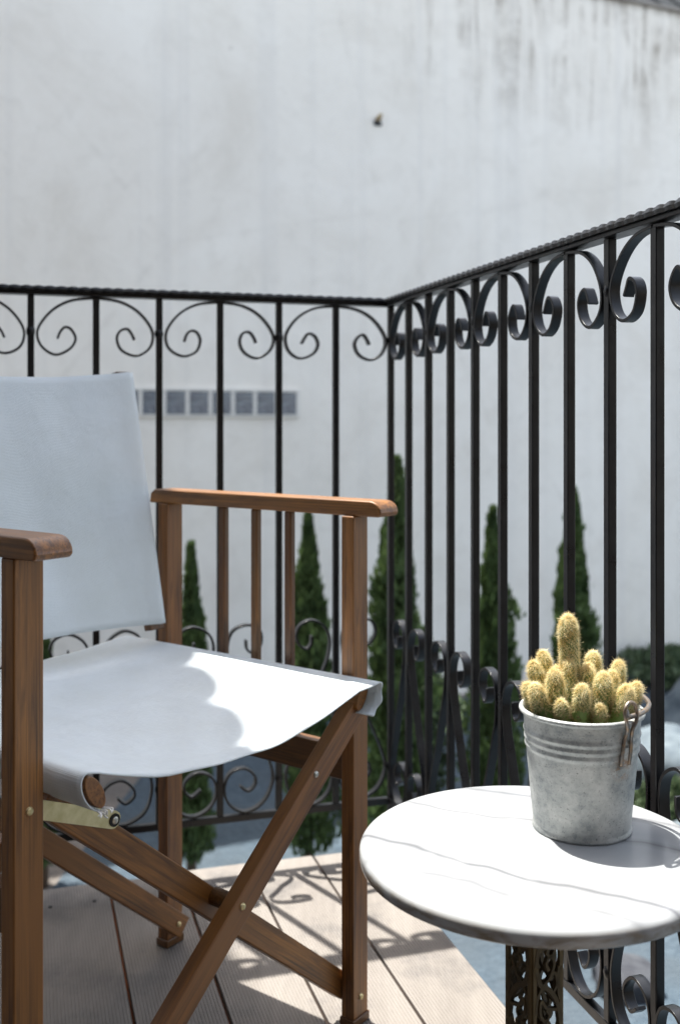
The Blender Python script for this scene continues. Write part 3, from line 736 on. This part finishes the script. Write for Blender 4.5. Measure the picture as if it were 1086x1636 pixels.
# ---------------------------------------------------------------- cactus
cactus = empty("cactus", (BKX, BKY, TZ + .0006 + .112), label="clump of fuzzy yellow-spined cactus stems growing in the zinc bucket", cat="cactus")
def stem(bx, by, tx, ty, h, r, seed):
    r_ = random.Random(seed); N = 22; axis = []
    b = Vector((bx, by, 0)); tp = Vector((tx, ty, h))
    for k in range(N + 1):
        f = k / N; lean = f ** .8
        axis.append((b.lerp(Vector((bx * .35 + tx * .65, by * .35 + ty * .65, h * .5)), 0) * (1 - f) ** 2 + 2 * f * (1 - f) * Vector((bx + (tx - bx) * .75, by + (ty - by) * .75, h * .45)) + tp * f ** 2))
    Ltot = sum((axis[i + 1] - axis[i]).length for i in range(N))
    def radius(f):
        d = (1 - f) * Ltot; rr = r * (1.10 - .30 * f + .04 * math.sin(f * 9 + seed)); e = r * 1.35
        return rr * math.sqrt(max(0.0, 1 - ((e - d) / e) ** 2)) if d < e else rr
    bm = bmesh.new(); S = 26; rings = []; frames = []
    for k in range(N + 1):
        f = 1 - (1 - k / N) ** 1.35; i = min(int(f * N), N - 1); c = axis[i].lerp(axis[i + 1], f * N - i)
        t = (axis[min(i + 1, N)] - axis[i]).normalized(); u = t.cross(Vector((0, 1, 0))).normalized(); v = t.cross(u)
        rr = max(radius(f), .0002); frames.append((f, c, t, u, v, rr))
        rings.append([bm.verts.new(c + (u * math.cos(2 * math.pi * q / S) + v * math.sin(2 * math.pi * q / S)) * rr * (1 + .05 * math.sin(q * math.pi) )) for q in range(S)])
    for a, b_ in zip(rings, rings[1:]):
        for q in range(S): bm.faces.new((a[q], a[(q + 1) % S], b_[(q + 1) % S], b_[q]))
    o = link("stem", bm, CSKIN, cactus, smooth=True)
    # spiral of areoles, a star of fine curved spines on each
    bm = bmesh.new(); na = int(Ltot / .0019 * r / .0105 * 11); ga = R(137.5)
    for j in range(na):
        f = (j + .5) / na; kk = f * N; i = min(int(kk), N - 1)
        fr0 = frames[i]; fr1 = frames[i + 1]; w = kk - i
        ff = fr0[0] * (1 - w) + fr1[0] * w; c = fr0[1].lerp(fr1[1], w); t = fr0[2]; rr = fr0[5] * (1 - w) + fr1[5] * w
        a = ga * j + r_.uniform(-.10, .10); out = fr0[3] * math.cos(a) + fr0[4] * math.sin(a)
        slope = (fr1[5] - fr0[5]) / max(1e-6, (fr1[1] - fr0[1]).length); nrm = (out - t * max(-6, min(slope, 1))).normalized()
        p = c + out * rr; s1 = nrm.cross(t if abs(nrm.dot(t)) < .95 else Vector((1, 0, 0))).normalized(); s2 = nrm.cross(s1)
        ns = 9 if ff > .45 else 6
        dens = 1.0 if ff > .5 else .55
        if r_.random() > dens: continue
        for q in range(ns):
            b0 = 2 * math.pi * (q + r_.random() * .7) / ns; L = r_.uniform(.0024, .0058) * (1.0 if r_.random() > .1 else 1.6)
            d = (nrm * r_.uniform(.25, .95) + (s1 * math.cos(b0) + s2 * math.sin(b0))).normalized()
            tip = p + d * L + nrm * L * .15; sd = d.cross(nrm).normalized() * .00030
            bm.faces.new((bm.verts.new(p - sd), bm.verts.new(p + sd), bm.verts.new(tip)))
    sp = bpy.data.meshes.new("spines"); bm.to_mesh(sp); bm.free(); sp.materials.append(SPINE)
    so = bpy.data.objects.new("spines", sp); COL.objects.link(so); so.parent = o
# base x, base y, top x, top y, height, radius
STEMS = [(-.006, .012, -.012, .013, .114, .0110),
         (-.028, .012, -.050, .014, .063, .0080), (-.024, .026, -.036, .030, .071, .0088),
         (-.026, -.012, -.033, -.016, .061, .0100), (-.012, .000, -.013, .002, .068, .0080),
         (-.008, -.026, -.007, -.033, .049, .0092), (-.036, -.016, -.055, -.024, .048, .0096),
         (.016, .024, .020, .030, .070, .0092), (.016, -.012, .020, -.016, .058, .0104),
         (.032, .012, .045, .016, .063, .0086), (.032, -.018, .042, -.028, .047, .0108),
         (.040, -.006, .057, -.012, .046, .0080), (.004, .012, .010, .008, .062, .0066), (-.018, .006, -.025, .010, .058, .0082),
         (.008, .002, .007, .002, .060, .0080), (-.022, -.026, -.030, -.036, .034, .0072), (.010, -.032, .010, -.040, .030, .0066),
         (.026, .000, .033, -.002, .056, .0082), (-.042, -.002, -.060, -.004, .044, .0074)]
for i, s in enumerate(STEMS): stem(*s, 100 + i)

# ---------------------------------------------------------------- the house the balcony belongs to (behind and left of the viewer)
def house():
    t = empty("house", (0, 0, GZ), label="dark plastered house with a tall glazed door at the near end of the deck", cat="house")
    Mx = Matrix(((-UL.x, UR.x, 0, CX), (-UL.y, UR.y, 0, CY), (0, 0, 1, 0), (0, 0, 0, 1)))
    pl = Mat("ochre_plaster", (.16, .12, .09), .9); pl.color(pl.ramp(pl.noise(pl.coord('Object'), 3, 6), [(.3, (.06, .047, .036)), (.7, (.10, .078, .058))]))
    D = 3.15; W0, W1 = -3.3, 2.0
    bm = bmesh.new()
    box(bm, ((W0 - 2.3) / 2, D + .15, 2.1), (-2.3 - W0, .30, 4.2), Mx); box(bm, ((-.6 + W1) / 2, D + .15, 2.1), (W1 + .6, .30, 4.2), Mx); box(bm, (-1.45, D + .15, 3.57), (1.7, .30, 1.26), Mx)
    box(bm, (W0 - .15, D / 2 - .2 + .15, 2.1), (.30, D + .7, 4.2), Mx); link("wall", bm, pl.m, t)
    bm = bmesh.new(); box(bm, ((W0 - 1.4) / 2, D - .72, 3.05), (-1.4 - W0, 1.44, .16), Mx); link("sky_block_slab", bm, pl.m, t)  # unseen slab, added to block sky light from the chair's near faces
    bm = bmesh.new()
    for x in (-2.27, -1.45, -.63): box(bm, (x, D + .12, 1.85), (.06, .06, 2.18), Mx)
    for z in (.775, 2.93): box(bm, (-1.45, D + .12, z), (1.58, .06, .06), Mx)
    f = link("door", bm, WOOD_D, t)
    bm = bmesh.new(); box(bm, (-1.45, D + .125, 1.85), (1.60, .010, 2.10), Mx); link("pane", bm, Mat("dark_glass", (.02, .022, .025), .08).m, f)
house()

# ---------------------------------------------------------------- awning on the house side whose scalloped edge shades the chair
def awning():
    # edge runs parallel to the side railing, above the left half of the deck
    t = empty("scalloped_awning", (0, 0, 0), label="off-white awning with a scalloped valance above the chair, outside the frame", cat="awning")
    zE = 3.3; k = .364; z_seat = .487
    sh = Vector((SUN_H.x, SUN_H.y, 0)) * (zE - z_seat) * k
    e0 = Vector((-.262, 1.661, 0)) + sh; u = Vector((.330, -.944, 0)).normalized(); n = Vector((u.y, -u.x, 0)) * 1.0
    if n.x > 0: n = -n                           # n points left, away from the sunny side
    s0, s1 = -1.3, 2.5; N = 900; bm = bmesh.new(); rows = []
    for i in range(N + 1):
        s = s0 + (s1 - s0) * i / N; ph = (s - .245) / .150; fr = ph - math.floor(ph); sc = .038 * math.sqrt(max(0, 1 - (2 * fr - 1) ** 2))
        row = []
        for (d, z) in ((2.4, .55), (1.2, .28), (.10, .03), (.05, .012), (0, -.008), (-sc, -.008 - .5 * sc)):
            p = e0 + u * s + n * d; row.append(bm.verts.new((p.x, p.y, zE + z)))
        rows.append(row)
    for a, b in zip(rows, rows[1:]):
        for q in range(5): bm.faces.new((a[q], a[q + 1], b[q + 1], b[q]))
    o = link("cloth", bm, AWN, t, smooth=True)
    for s in (s0 + .02, s1 - .02):
        p = e0 + u * s; q = p + n * 2.4; bm = bmesh.new(); tube(bm, [(p.x, p.y, zE - .02), (q.x, q.y, zE + .52)], .014, 10); link("arm", bm, IRON, t, smooth=True)
awning()
